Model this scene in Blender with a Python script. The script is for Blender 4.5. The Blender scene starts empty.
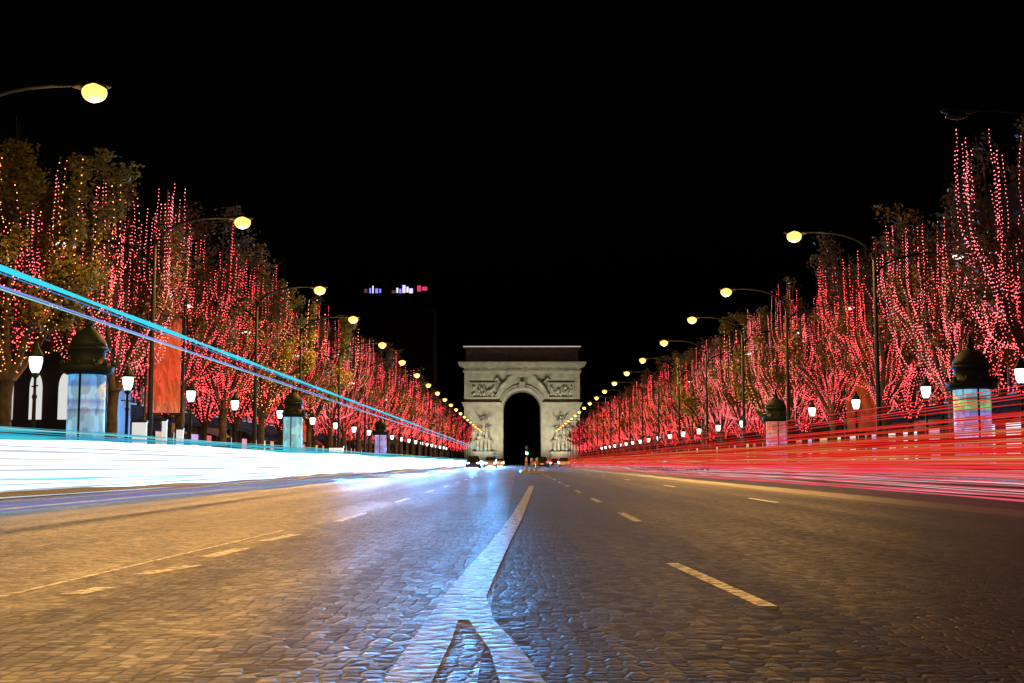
import bpy, math, random
from mathutils import Vector
R = math.radians
random.seed(7)
S = bpy.context.scene
COL = S.collection

# ------------------------------------------------------------------ camera
FOC, PITCH, YAW, CAMZ = 1200.0, R(5.78), R(0.24), 0.65
cam = bpy.data.objects.new('camera', bpy.data.cameras.new('camera'))
COL.objects.link(cam)
cam.location = (0, 0, CAMZ)
cam.rotation_euler = (R(90) + PITCH, 0, YAW)
cam.data.sensor_width = 36
cam.data.lens = FOC / 1024 * 36
cam.data.clip_start = 0.05
cam.data.clip_end = 6000
S.camera = cam

# ------------------------------------------------------------------ night sky
w = bpy.data.worlds.new('World'); S.world = w; w.use_nodes = True
nt = w.node_tree
bg = nt.nodes['Background']
sky = nt.nodes.new('ShaderNodeTexSky'); sky.sky_type = 'NISHITA'; sky.sun_disc = False
sky.sun_elevation = R(-4); sky.sun_rotation = R(200)
nt.links.new(sky.outputs[0], bg.inputs[0])
bg.inputs[1].default_value = 0.05
S.view_settings.view_transform = 'Standard'
S.view_settings.look = 'None'
S.view_settings.gamma = 1
S.view_settings.use_curve_mapping = False
S.view_settings.exposure = 0.0
cy = S.cycles
cy.use_denoising = True
cy.max_bounces = 5; cy.diffuse_bounces = 2; cy.glossy_bounces = 2
cy.transmission_bounces = 2; cy.transparent_max_bounces = 4
cy.sample_clamp_indirect = 3.0
cy.caustics_reflective = False; cy.caustics_refractive = False

LAMP_POWER = 5200
BULB = 8.0
ROAD_SHEEN = 150000  # power of the blue spots added for sheen on the road
# ------------------------------------------------------------------ helpers
def tag(o, label=None, cat=None, group=None, kind=None):
    if label: o['label'] = label
    if cat: o['category'] = cat
    if group: o['group'] = group
    if kind: o['kind'] = kind
    return o
def empty(name, loc=(0, 0, 0), rz=0):
    o = bpy.data.objects.new(name, None); COL.objects.link(o)
    o.location = loc; o.rotation_euler = (0, 0, rz); o.empty_display_size = .2
    return o
def copy_tree(o, parent=None):
    c = o.copy(); COL.objects.link(c); c.parent = parent
    for ch in list(o.children): copy_tree(ch, c)
    return c
ORD = ['nearest', 'second', 'third', 'fourth', 'fifth', 'sixth', 'seventh', 'eighth', 'ninth', 'tenth', 'eleventh', 'twelfth']

class MB:
    def __init__(s): s.v = []; s.f = []; s.sm = []
    def add(s, vs, fs, smooth=False):
        n = len(s.v); s.v += [tuple(p) for p in vs]
        for f in fs: s.f.append(tuple(i + n for i in f)); s.sm.append(smooth)
        return s
    def box(s, x0, x1, y0, y1, z0, z1):
        vs = [(x, y, z) for z in (z0, z1) for y in (y0, y1) for x in (x0, x1)]
        return s.add(vs, [(0, 2, 3, 1), (4, 5, 7, 6), (0, 1, 5, 4), (2, 6, 7, 3), (0, 4, 6, 2), (1, 3, 7, 5)])
    def tube(s, pts, rad, n=8, cap=True, smooth=True):
        pts = [Vector(p) for p in pts]
        if not isinstance(rad, (list, tuple)): rad = [rad] * len(pts)
        vs, fs = [], []
        for i, p in enumerate(pts):
            t = (pts[min(i + 1, len(pts) - 1)] - pts[max(i - 1, 0)])
            t.normalize()
            a = Vector((0, 0, 1)) if abs(t.z) < .8 else Vector((1, 0, 0))
            u = t.cross(a).normalized(); q = t.cross(u).normalized()
            for k in range(n):
                an = 2 * math.pi * k / n
                vs.append(p + (u * math.cos(an) + q * math.sin(an)) * rad[i])
        for i in range(len(pts) - 1):
            for k in range(n):
                a, b = i * n + k, i * n + (k + 1) % n
                fs.append((a, b, b + n, a + n))
        s.add(vs, fs, smooth)
        if cap:
            m = len(s.v) - len(vs)
            s.f.append(tuple(m + k for k in range(n))); s.sm.append(False)
            s.f.append(tuple(m + (len(pts) - 1) * n + k for k in reversed(range(n)))); s.sm.append(False)
        return s
    def lathe(s, prof, n=20, c=(0, 0), smooth=True):
        vs, fs = [], []
        for r, z in prof:
            for k in range(n):
                a = 2 * math.pi * k / n
                vs.append((c[0] + r * math.cos(a), c[1] + r * math.sin(a), z))
        for i in range(len(prof) - 1):
            for k in range(n):
                a, b = i * n + k, i * n + (k + 1) % n
                fs.append((a, b, b + n, a + n))
        fs.append(tuple(reversed(range(n))))
        fs.append(tuple((len(prof) - 1) * n + k for k in range(n)))
        return s.add(vs, fs, smooth)
    def ball(s, c, r, nu=8, nv=6, sq=(1, 1, 1), jit=0):
        vs = [(c[0], c[1], c[2] - r * sq[2])]; fs = []
        for j in range(1, nv):
            ph = -math.pi / 2 + math.pi * j / nv
            for k in range(nu):
                a = 2 * math.pi * k / nu
                rr = r * (1 + jit * random.uniform(-1, 1))
                vs.append((c[0] + rr * math.cos(ph) * math.cos(a) * sq[0], c[1] + rr * math.cos(ph) * math.sin(a) * sq[1], c[2] + rr * math.sin(ph) * sq[2]))
        vs.append((c[0], c[1], c[2] + r * sq[2])); T = len(vs) - 1
        for k in range(nu):
            fs.append((0, 1 + (k + 1) % nu, 1 + k))
            fs.append((T, T - nu + k, T - nu + (k + 1) % nu))
        for j in range(nv - 2):
            for k in range(nu):
                a, b = 1 + j * nu + k, 1 + j * nu + (k + 1) % nu
                fs.append((a, b, b + nu, a + nu))
        return s.add(vs, fs, True)
    def octa(s, c, r):
        x, y, z = c
        return s.add([(x + r, y, z), (x - r, y, z), (x, y + r, z), (x, y - r, z), (x, y, z + r), (x, y, z - r)],
                     [(0, 2, 4), (2, 1, 4), (1, 3, 4), (3, 0, 4), (2, 0, 5), (1, 2, 5), (3, 1, 5), (0, 3, 5)])
    def prism(s, poly, y0, y1):           # polygon in xz, extruded along y
        n = len(poly)
        vs = [(x, y0, z) for x, z in poly] + [(x, y1, z) for x, z in poly]
        fs = [tuple(range(n)), tuple(reversed(range(n, 2 * n)))]
        fs += [(i, i + n, (i + 1) % n + n, (i + 1) % n) for i in range(n)]
        return s.add(vs, fs)
    def mesh(s, name, mats):
        me = bpy.data.meshes.new(name); me.from_pydata(s.v, [], s.f); me.update()
        me.polygons.foreach_set('use_smooth', s.sm)
        for m in (mats if isinstance(mats, (list, tuple)) else [mats]): me.materials.append(m)
        return me
    def build(s, name, mat, parent=None):
        o = bpy.data.objects.new(name, s.mesh(name, mat)); COL.objects.link(o); o.parent = parent
        return o

# ------------------------------------------------------------------ materials
def mat(name, col, rough=.6, metal=0, var=0, vscale=3.0, bump=0, bscale=8.0, spec=.5, coords='Object'):
    m = bpy.data.materials.new(name); m.use_nodes = True
    t = m.node_tree; b = t.nodes['Principled BSDF']
    b.inputs['Base Color'].default_value = (*col, 1)
    b.inputs['Roughness'].default_value = rough; b.inputs['Metallic'].default_value = metal
    b.inputs['Specular IOR Level'].default_value = spec
    tc = t.nodes.new('ShaderNodeTexCoord')
    if var:
        n = t.nodes.new('ShaderNodeTexNoise'); n.inputs['Scale'].default_value = vscale; n.inputs['Detail'].default_value = 6
        t.links.new(tc.outputs[coords], n.inputs['Vector'])
        r = t.nodes.new('ShaderNodeValToRGB')
        r.color_ramp.elements[0].position = .3; r.color_ramp.elements[1].position = .7
        r.color_ramp.elements[0].color = (*[c * (1 - var) for c in col], 1)
        r.color_ramp.elements[1].color = (*[min(1, c * (1 + var)) for c in col], 1)
        t.links.new(n.outputs['Fac'], r.inputs['Fac']); t.links.new(r.outputs['Color'], b.inputs['Base Color'])
    if bump:
        n = t.nodes.new('ShaderNodeTexNoise'); n.inputs['Scale'].default_value = bscale; n.inputs['Detail'].default_value = 5
        t.links.new(tc.outputs[coords], n.inputs['Vector'])
        bp = t.nodes.new('ShaderNodeBump'); bp.inputs['Strength'].default_value = bump; bp.inputs['Distance'].default_value = .05
        t.links.new(n.outputs['Fac'], bp.inputs['Height']); t.links.new(bp.outputs['Normal'], b.inputs['Normal'])
    return m
def glow(name, col, strength, base=(.02, .02, .02), banding=None, sample=True):
    m = bpy.data.materials.new(name); m.use_nodes = True
    t = m.node_tree; b = t.nodes['Principled BSDF']
    b.inputs['Base Color'].default_value = (*base, 1); b.inputs['Roughness'].default_value = .5
    b.inputs['Emission Color'].default_value = (*col, 1)
    b.inputs['Emission Strength'].default_value = strength
    if base == (0, 0, 0): b.inputs['Specular IOR Level'].default_value = 0
    if banding:                                   # strips of different colour, as on a printed poster
        axis, stops = banding
        tc = t.nodes.new('ShaderNodeTexCoord'); sp = t.nodes.new('ShaderNodeSeparateXYZ')
        t.links.new(tc.outputs['Generated'], sp.inputs[0])
        r = t.nodes.new('ShaderNodeValToRGB'); r.color_ramp.interpolation = 'LINEAR'
        els = r.color_ramp.elements
        els[0].position, els[0].color = stops[0][0], (*stops[0][1], 1)
        els[1].position, els[1].color = stops[-1][0], (*stops[-1][1], 1)
        for p, c in stops[1:-1]:
            e = els.new(p); e.color = (*c, 1)
        t.links.new(sp.outputs[axis], r.inputs['Fac'])
        n = t.nodes.new('ShaderNodeTexVoronoi'); n.inputs['Scale'].default_value = 6.5; n.distance = 'CHEBYCHEV'
        t.links.new(tc.outputs['Generated'], n.inputs['Vector'])
        q = t.nodes.new('ShaderNodeSeparateColor'); t.links.new(n.outputs['Color'], q.inputs[0])
        mr = t.nodes.new('ShaderNodeMapRange'); mr.inputs['To Min'].default_value = .45; mr.inputs['To Max'].default_value = 1.2
        t.links.new(q.outputs[0], mr.inputs['Value'])
        mm = t.nodes.new('ShaderNodeMixRGB'); mm.blend_type = 'MULTIPLY'; mm.inputs[0].default_value = 1
        t.links.new(r.outputs['Color'], mm.inputs[1]); t.links.new(mr.outputs[0], mm.inputs[2]); t.links.new(mm.outputs[0], b.inputs['Emission Color'])
    if not sample:
        m.cycles.emission_sampling = 'NONE'
    return m

def setts(name='road_setts', k=1.0, bump=.5, dr=0.06, scale=15.5):
    m = bpy.data.materials.new(name); m.use_nodes = True
    t = m.node_tree; b = t.nodes['Principled BSDF']; L = t.links.new
    def nd(k, **kw):
        n = t.nodes.new(k)
        for a, v in kw.items(): n.inputs[a].default_value = v
        return n
    tc = nd('ShaderNodeTexCoord')
    warp = nd('ShaderNodeTexNoise', Scale=1.3, Detail=3)
    L(tc.outputs['Object'], warp.inputs['Vector'])
    mx = nd('ShaderNodeMixRGB'); mx.blend_type = 'LINEAR_LIGHT'; mx.inputs[0].default_value = .07
    L(tc.outputs['Object'], mx.inputs[1]); L(warp.outputs['Color'], mx.inputs[2])
    ce = nd('ShaderNodeTexVoronoi', Scale=scale, Randomness=.42); L(mx.outputs[0], ce.inputs['Vector'])
    ed = nd('ShaderNodeTexVoronoi', Scale=scale, Randomness=.42); ed.feature = 'DISTANCE_TO_EDGE'; L(mx.outputs[0], ed.inputs['Vector'])
    sc = nd('ShaderNodeSeparateColor'); L(ce.outputs['Color'], sc.inputs[0])
    rc = nd('ShaderNodeValToRGB'); e = rc.color_ramp.elements
    e[0].position, e[0].color = 0, (.03 * k, .027 * k, .025 * k, 1); e[1].position, e[1].color = 1, (.20 * k, .175 * k, .15 * k, 1)
    L(sc.outputs[0], rc.inputs['Fac'])
    gap = nd('ShaderNodeMapRange'); gap.inputs['From Min'].default_value = .03; gap.inputs['From Max'].default_value = .2
    L(ed.outputs['Distance'], gap.inputs['Value'])
    mo = nd('ShaderNodeMixRGB'); mo.inputs[1].default_value = (.012, .011, .01, 1)
    L(gap.outputs[0], mo.inputs[0]); L(rc.outputs[0], mo.inputs[2])
    big = nd('ShaderNodeTexNoise', Scale=.35, Detail=6); L(tc.outputs['Object'], big.inputs['Vector'])
    rp = nd('ShaderNodeMapRange'); rp.inputs['From Min'].default_value = .3; rp.inputs['From Max'].default_value = .7
    rp.inputs['To Min'].default_value = .5; rp.inputs['To Max'].default_value = 1.3
    L(big.outputs['Fac'], rp.inputs['Value'])
    mul = nd('ShaderNodeMixRGB'); mul.blend_type = 'MULTIPLY'; mul.inputs[0].default_value = 1
    L(mo.outputs[0], mul.inputs[1]); L(rp.outputs[0], mul.inputs[2]); L(mul.outputs[0], b.inputs['Base Color'])
    mp = nd('ShaderNodeMapping'); mp.inputs['Scale'].default_value = (1.3, .035, 1); L(tc.outputs['Object'], mp.inputs['Vector'])
    trk = nd('ShaderNodeTexNoise', Scale=1, Detail=4); L(mp.outputs[0], trk.inputs['Vector'])
    trr = nd('ShaderNodeMapRange'); trr.inputs['From Min'].default_value = .35; trr.inputs['From Max'].default_value = .65
    trr.inputs['To Min'].default_value = .34 + dr; trr.inputs['To Max'].default_value = .5 + dr
    L(trk.outputs['Fac'], trr.inputs['Value'])
    rr = nd('ShaderNodeMath'); rr.operation = 'MULTIPLY_ADD'; rr.inputs[1].default_value = .2
    L(trr.outputs[0], rr.inputs[2]); L(sc.outputs[1], rr.inputs[0]); L(rr.outputs[0], b.inputs['Roughness'])
    fine = nd('ShaderNodeTexNoise', Scale=30, Detail=5); L(tc.outputs['Object'], fine.inputs['Vector'])
    h1 = nd('ShaderNodeMath'); h1.operation = 'MULTIPLY_ADD'; h1.inputs[1].default_value = .6
    L(sc.outputs[2], h1.inputs[0]); L(fine.outputs['Fac'], h1.inputs[2])
    h2 = nd('ShaderNodeMath'); h2.operation = 'MULTIPLY'; L(h1.outputs[0], h2.inputs[0]); L(gap.outputs[0], h2.inputs[1])
    b.inputs['Specular IOR Level'].default_value = .5 if dr < .1 else .2
    bp = nd('ShaderNodeBump'); bp.inputs['Strength'].default_value = bump; bp.inputs['Distance'].default_value = .010
    L(h2.outputs[0], bp.inputs['Height']); L(bp.outputs['Normal'], b.inputs['Normal'])
    return m

def paint():
    m = bpy.data.materials.new('worn_road_paint'); m.use_nodes = True
    t = m.node_tree; b = t.nodes['Principled BSDF']; L = t.links.new
    tc = t.nodes.new('ShaderNodeTexCoord')
    n = t.nodes.new('ShaderNodeTexNoise'); n.inputs['Scale'].default_value = 13; n.inputs['Detail'].default_value = 7
    L(tc.outputs['Object'], n.inputs['Vector'])
    ed = t.nodes.new('ShaderNodeTexVoronoi'); ed.feature = 'DISTANCE_TO_EDGE'; ed.inputs['Scale'].default_value = 10.5
    L(tc.outputs['Object'], ed.inputs['Vector'])
    ad = t.nodes.new('ShaderNodeMath'); ad.operation = 'MULTIPLY_ADD'; ad.inputs[1].default_value = .5
    L(ed.outputs['Distance'], ad.inputs[0]); L(n.outputs['Fac'], ad.inputs[2])
    r = t.nodes.new('ShaderNodeValToRGB'); e = r.color_ramp.elements
    e[0].position = .47; e[0].color = (.1, .09, .08, 1); e[1].position = .62; e[1].color = (.62, .64, .66, 1)
    L(ad.outputs[0], r.inputs['Fac']); L(r.outputs['Color'], b.inputs['Base Color'])
    b.inputs['Roughness'].default_value = .5
    bp = t.nodes.new('ShaderNodeBump'); bp.inputs['Strength'].default_value = .7; bp.inputs['Distance'].default_value = .008
    L(ad.outputs[0], bp.inputs['Height']); L(bp.outputs['Normal'], b.inputs['Normal'])
    return m

M = dict(
    setts=setts(), setts_r=setts('smooth_shaded_setts', .27, .3, .16, 17), paint=paint(),  # right setts: flatter bump, the dimmer light there put into a darker colour
    strip_shade=mat('strip_shade', (.035, .034, .036), .5, var=.35, vscale=9, bump=.5, bscale=60),  # shade under the traffic, put into a dark colour
    earth=mat('dark_ground', (.04, .04, .04), .9, var=.3),
    slab=mat('pavement_slabs', (.16, .15, .14), .7, var=.3, vscale=1.2, bump=.3, bscale=20),
    kerb=mat('granite_kerb', (.24, .23, .22), .55, var=.3, vscale=5, bump=.3, bscale=30),
    stone=mat('arch_limestone', (.40, .37, .29), .8, var=.22, vscale=.45, bump=.5, bscale=1.2),
    stone_d=mat('carved_limestone', (.36, .33, .26), .85, var=.4, vscale=.9, bump=1, bscale=1.5),
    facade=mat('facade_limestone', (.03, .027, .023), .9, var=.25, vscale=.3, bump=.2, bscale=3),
    zinc=mat('zinc_roof', (.035, .04, .045), .7, var=.2, spec=.2),
    iron=mat('black_iron', (.012, .013, .012), .45, metal=.2, bump=.15, bscale=30),
    green=mat('dark_green_cast_iron', (.006, .011, .008), .65, bump=.15, bscale=30, spec=.15),
    grey=mat('grey_lamp_metal', (.012, .012, .012), .6, metal=0, var=.2, spec=.2),
    bark=mat('plane_bark', (.045, .034, .025), .9, var=.5, vscale=4, bump=1, bscale=9),
    wire=mat('black_wire', (.02, .02, .02), .7, var=.2),
    glass=mat('dark_window_glass', (.015, .017, .02), .08, var=.3),
    white=mat('white_enamel', (.75, .75, .74), .4, var=.08),
    rubber=mat('black_rubber', (.012, .012, .012), .8, var=.3),
    sodium=glow('sodium_lamp_glass', (1, .50, .11), 2.3, sample=False),
    amber=glow('amber_refractor', (1, .5, .08), 1.0, sample=False),
    cold=glow('white_lamp_glass', (1, .9, .78), 3, sample=False),
    lantern=glow('lantern_glass', (.92, 1, .96), 3),
    ledge=glow('attic_light', (1, .93, .78), .7),
    signal=glow('green_signal', (.1, 1, .72), 30),
    head=glow('headlamp_glass', (1, .96, .88), 18),
    tail=glow('tail_lamp_glass', (1, .03, .02), 7),
)
def leafmat(name, a, b_):
    m = bpy.data.materials.new(name); m.use_nodes = True
    t = m.node_tree; b = t.nodes['Principled BSDF']; L = t.links.new
    b.inputs['Roughness'].default_value = .6; b.inputs['Specular IOR Level'].default_value = .25
    g = t.nodes.new('ShaderNodeNewGeometry')
    r = t.nodes.new('ShaderNodeValToRGB')
    r.color_ramp.elements[0].color = (*a, 1); r.color_ramp.elements[1].color = (*b_, 1)
    L(g.outputs['Random Per Island'], r.inputs['Fac']); L(r.outputs['Color'], b.inputs['Base Color'])
    tr = t.nodes.new('ShaderNodeBsdfTranslucent'); L(r.outputs['Color'], tr.inputs['Color'])
    ms = t.nodes.new('ShaderNodeMixShader'); ms.inputs[0].default_value = .35
    L(b.outputs[0], ms.inputs[1]); L(tr.outputs[0], ms.inputs[2])
    L(ms.outputs[0], t.nodes['Material Output'].inputs['Surface'])
    return m
M['leaf'] = leafmat('autumn_leaves', (.06, .035, .014), (.15, .095, .03))
M['leaf_y'] = leafmat('yellowing_leaves', (.10, .10, .018), (.28, .20, .035))
M['bulb'] = glow('red_bulb', (1, .065, .075), BULB)
M['bulb_p'] = glow('pink_bulb', (1, .13, .15), BULB)
M['bulb_o'] = glow('amber_bulb', (1, .30, .09), BULB * .7)

# ------------------------------------------------------------------ setting
def struct(name, mb, m):
    o = mb.build(name, m); tag(o, kind='structure'); return o
KL, KR = -13.6, 15.3
struct('ground', MB().add([(-1500, -200, -.02), (1500, -200, -.02), (1500, 3000, -.02), (-1500, 3000, -.02)], [(0, 1, 2, 3)]), M['earth'])
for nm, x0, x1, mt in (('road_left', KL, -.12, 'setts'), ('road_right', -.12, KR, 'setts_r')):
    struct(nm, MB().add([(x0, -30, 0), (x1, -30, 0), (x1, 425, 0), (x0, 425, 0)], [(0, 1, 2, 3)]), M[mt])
ring = MB(); N = 48
ring.add([(1.9 + 110 * math.cos(2 * math.pi * k / N), 470 + 110 * math.sin(2 * math.pi * k / N), -.006) for k in range(N)], [tuple(range(N))])
struct('roundabout_road', ring, M['setts'])
for nm, x0, x1 in (('pavement_left', -34, KL - .32), ('pavement_right', KR + .32, 37)):
    struct(nm, MB().box(x0, x1, -30, 415, -.02, .14), M['slab'])
for nm, x0 in (('kerb_left', KL - .32), ('kerb_right', KR)):
    mb = MB(); y = -30
    while y < 415:
        mb.box(x0, x0 + .318, y, y + .992, -.02, .15); y += 1
    struct(nm, mb, M['kerb'])
for nm, x0, x1 in (('shade_strip_left', -6.35, -5.6), ('shade_strip_right', 6.0, 6.9)):  # dark strips standing in for the shade below the vehicles
    struct(nm, MB().add([(x0, -25, .002), (x1, -25, .002), (x1, 400, .002), (x0, 400, .002)], [(0, 1, 2, 3)]), M['strip_shade'])

def gp(px, py, z=.002):                    # where the line of sight of a measured mark meets the road
    u, v = (px - 512) / FOC, (341.5 - py) / FOC
    dy = math.cos(PITCH) - v * math.sin(PITCH); dz = math.sin(PITCH) + v * math.cos(PITCH); dx = u
    dx, dy = dx * math.cos(YAW) - dy * math.sin(YAW), dx * math.sin(YAW) + dy * math.cos(YAW)
    k = (z - CAMZ) / dz
    return (dx * k, dy * k, z)
def strip(name, rows, z=.002, m='paint'):
    mb = MB(); vs = []
    for y, a, b in rows: vs += [gp(a, y, z), gp(b, y, z)]
    mb.add(vs, [(2 * i, 2 * i + 1, 2 * i + 3, 2 * i + 2) for i in range(len(rows) - 1)])
    return struct(name, mb, M[m])
strip('road_marking_centre', [(620, 426, 494), (596, 444, 486), (568, 467, 498), (540, 493, 511), (516, 511, 523), (497, 523, 530), (486, 529, 534)])
strip('road_marking_fork', [(720, 356, 420), (683, 381, 431), (639, 413, 452), (620.15, 426, 458)])
strip('road_marking_fork', [(720, 520, 570), (683, 500, 546), (650, 490, 522), (620.15, 469, 494)])
def dash(x0, x1, y0, y1, wid):
    return struct('road_marking_dash', MB().add([(x0 - wid / 2, y0, .002), (x0 + wid / 2, y0, .002), (x1 + wid / 2, y1, .002), (x1 - wid / 2, y1, .002)], [(0, 1, 2, 3)]), M['paint'])
a, b_ = gp(768, 606), gp(672, 563); dash(a[0], b_[0], a[1], b_[1], .085)
for pa, pb in (((71, 594), (107, 587)), ((142, 574), (194, 565)), ((206, 557), (243, 548)), ((263, 541), (296, 534))):
    a, b_ = gp(*pa), gp(*pb); dash(a[0], b_[0], a[1], b_[1], .12)
a, b_ = gp(-60, 616), gp(300, 530); dash(a[0] - .1, b_[0] - .15, a[1], b_[1], .04)
for k in range(14):
    y = 13.5 + k * 6.5
    dash(1.35 + .02 * k, 1.36 + .02 * k, y, y + 2.4, .1)
    dash(-2.0, -2.0, y, y + 2.4, .1)
    if k % 2: dash(4.3, 4.3, y, y + 2.4, .1)

# ------------------------------------------------------------------ the triumphal arch
AX, AY = 1.9, 450.0
arch = empty('triumphal_arch', (AX, AY, 0))
tag(arch, 'floodlit stone triumphal arch with dark attic at the end of the avenue', 'monument')
def arch_poly(hw, r, spring, top, n=20):
    p = [(-hw, 0), (-r, 0)]
    p += [(-r * math.cos(math.pi * k / n), spring + r * math.sin(math.pi * k / n)) for k in range(n + 1)]
    p += [(r, 0), (hw, 0), (hw, top), (-hw, top)]
    return p
HW, RR, SP = 21.7, 7.1, 21.2
mb = MB()
# piers, then the wall above as a fan round the vault
for s in (-1, 1): mb.box(min(s * RR, s * HW), max(s * RR, s * HW), 0, 22, 0, SP)
n = 24
inner = [(-RR * math.cos(math.pi * k / n), SP + RR * math.sin(math.pi * k / n)) for k in range(n + 1)]
outer = []
for k in range(n + 1):
    a = math.pi * k / n
    dx, dz = -math.cos(a), math.sin(a)
    t = min(HW / abs(dx) if abs(dx) > 1e-6 else 1e9, (34.6 - SP) / dz if dz > 1e-6 else 1e9)
    outer.append((dx * t, SP + dz * t))
ca = math.atan2(34.6 - SP, HW)
for k in range(n):
    poly = [inner[k], inner[k + 1], outer[k + 1]]
    if k / n * math.pi < ca < (k + 1) / n * math.pi: poly.append((-HW, 34.6))
    if k / n * math.pi < math.pi - ca < (k + 1) / n * math.pi: poly.append((HW, 34.6))
    poly.append(outer[k]); mb.prism(poly, 0, 22)
mb.build('wall', M['stone'], arch)
mb = MB()
for z0, z1, o in ((34.6, 35.3, .5), (35.3, 36.4, .25), (36.4, 37.0, .9), (37.0, 37.7, 1.9), (37.7, 38.4, 2.3)):
    mb.box(-HW - o, HW + o, -o, 22 + o, z0, z1)
x = -HW - .8
while x < HW + .6: mb.box(x, x + .55, -1.5, -.9, 36.45, 36.98); x += 1.1
mb.build('cornice', M['stone'], arch)
mb = MB(); mb.box(-HW + .5, HW - .5, .6, 21.4, 38.4, 43.6)
for k in range(15):
    x = -20 + k * 40 / 14
    mb.box(x - .45, x + .45, .25, .6, 38.6, 43.3)
mb.build('attic', M['stone'], arch)
for k in range(14):
    c = MB(); c.lathe([(.0, 0), (1.0, .02), (1.05, .16), (.8, .22), (.7, .3), (.0, .34)], 16)
    o = c.build('shield', M['stone_d'], arch); o.location = (-20 + (k + .5) * 40 / 14, .58, 41); o.rotation_euler = (R(90), 0, 0)
mb = MB(); mb.box(-HW - .1, HW + .1, .1, 21.9, 43.6, 44.0); mb.box(-HW - .5, HW + .5, -.3, 22.3, 44.0, 44.6)
mb.build('parapet', M['stone'], arch)
mb = MB()
mb.box(-HW - .4, HW + .4, -.42, -.32, 44.2, 44.4)
mb.build('parapet_light', M['ledge'], arch)
for s in (-1, 1):
    mb = MB()
    for z0, z1, o in ((21.6, 22.1, .3), (22.1, 22.8, .55), (22.8, 23.3, .9)):
        mb.box(min(s * (RR + .9 - o * .4), s * (HW + o)), max(s * (RR + .9 - o * .4), s * (HW + o)), -o, -.002, z0, z1)
    mb.build('impost_band', M['stone'], arch)
mb = MB()
for r0, r1, d in ((RR, RR + .8, .55), (RR + .82, RR + 1.7, .35)):
    for k in range(n):
        a0, a1 = math.pi * k / n, math.pi * (k + 1) / n
        mb.prism([(-r0 * math.cos(a0), SP + r0 * math.sin(a0)), (-r0 * math.cos(a1), SP + r0 * math.sin(a1)),
                  (-r1 * math.cos(a1), SP + r1 * math.sin(a1)), (-r1 * math.cos(a0), SP + r1 * math.sin(a0))], -d, -.002)
mb.box(-1.1, 1.1, -1.0, -.56, SP + RR - .2, SP + RR + 2.6)
mb.build('archivolt', M['stone'], arch)
mb = MB()
for k in range(70):
    x = -20.6 + k * .6
    mb.ball((x, -.35, 35.85), .33, 6, 4, (.7, .5, 1.5), .25)
mb.build('frieze', M['stone_d'], arch)
for s in (-1, 1):
    fr = MB(); cx = s * 14.6
    fr.box(cx - 5.0, cx + 5.0, -.45, -.002, 24.8, 25.3); fr.box(cx - 5.0, cx + 5.0, -.45, -.002, 30.2, 30.7)
    fr.box(cx - 5.0, cx - 4.5, -.45, -.002, 25.302, 30.198); fr.box(cx + 4.5, cx + 5.0, -.45, -.002, 25.302, 30.198)
    f = fr.build('relief_panel', M['stone'], arch)
    rl = MB()
    for k in range(34):
        rl.ball((cx + random.uniform(-4.1, 4.1), -.1, random.uniform(26, 29.4)), random.uniform(.4, .75), 7, 5, (.7, .8, 1.3), .3)
    rl.build('relief', M['stone_d'], f)
    sc = MB()                                  # the group of carved figures on its pedestal
    px = s * 14.4
    sc.box(px - 3.4, px + 3.4, -2.6, -.004, 0, 4.2); sc.box(px - 3.8, px + 3.8, -3.0, -.004, 4.2, 4.9)
    sc.build('pedestal', M['stone'], arch)
    sc = MB()
    for fx, fz, h in ((-2.2, 5, 5.5), (-.8, 5.2, 6.8), (.8, 5, 6.2), (2.2, 5, 5.2), (-1.4, 9.5, 5.2), (1.2, 10, 4.8), (0, 12.6, 5.6)):
        x = px + fx; yy = -1.3 + .25 * random.uniform(-1, 1)
        sc.lathe([(.55, fz), (.7, fz + h * .2), (.5, fz + h * .42), (.62, fz + h * .62), (.66, fz + h * .76), (.24, fz + h * .83), (.2, fz + h * .86)], 9, (x, yy))
        sc.ball((x, yy - .1, fz + h * .93), h * .075, 8, 6)
        for q in (-1, 1):
            ang = random.uniform(-.6, 1.2)
            sc.tube([(x + q * .55, yy, fz + h * .75), (x + q * (.9 + .3 * math.cos(ang)), yy - .3, fz + h * (.62 + .1 * ang)), (x + q * (1.1 + .5 * math.cos(ang)), yy - .7, fz + h * (.6 + .28 * ang))], [.24, .2, .13], 6)
    for q in (-1, 1):
        sc.add([(px + q * .2, -1.0, 15), (px + q * 2.9, -.7, 19.5), (px + q * 2.5, -.7, 16.5), (px + q * 1.3, -.9, 14.2),
                (px + q * .2, -.6, 15), (px + q * 2.9, -.4, 19.5), (px + q * 2.5, -.4, 16.5), (px + q * 1.3, -.5, 14.2)],
               [(0, 1, 2, 3), (7, 6, 5, 4), (0, 4, 5, 1), (1, 5, 6, 2), (2, 6, 7, 3), (3, 7, 4, 0)])
    sc.build('sculpture_group', M['stone_d'], arch)
    vg = MB(); vx = s * 7.9                    # winged figure in the spandrel
    vg.tube([(s * 10.2, -.3, 26.2), (s * 8.2, -.45, 29.0), (s * 6.4, -.5, 30.8)], [.5, .75, .45], 8)
    vg.ball((s * 5.9, -.5, 31.4), .5, 8, 6)
    vg.tube([(s * 7.4, -.3, 30.2), (s * 9.4, -.3, 32.6), (s * 10.6, -.2, 31.6)], [.3, .55, .15], 7)
    vg.tube([(s * 6.8, -.5, 30.4), (s * 5.2, -.5, 32.4), (s * 4.2, -.5, 32.6)], [.25, .2, .12], 6)
    vg.build('spandrel_figure', M['stone_d'], arch)
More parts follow.
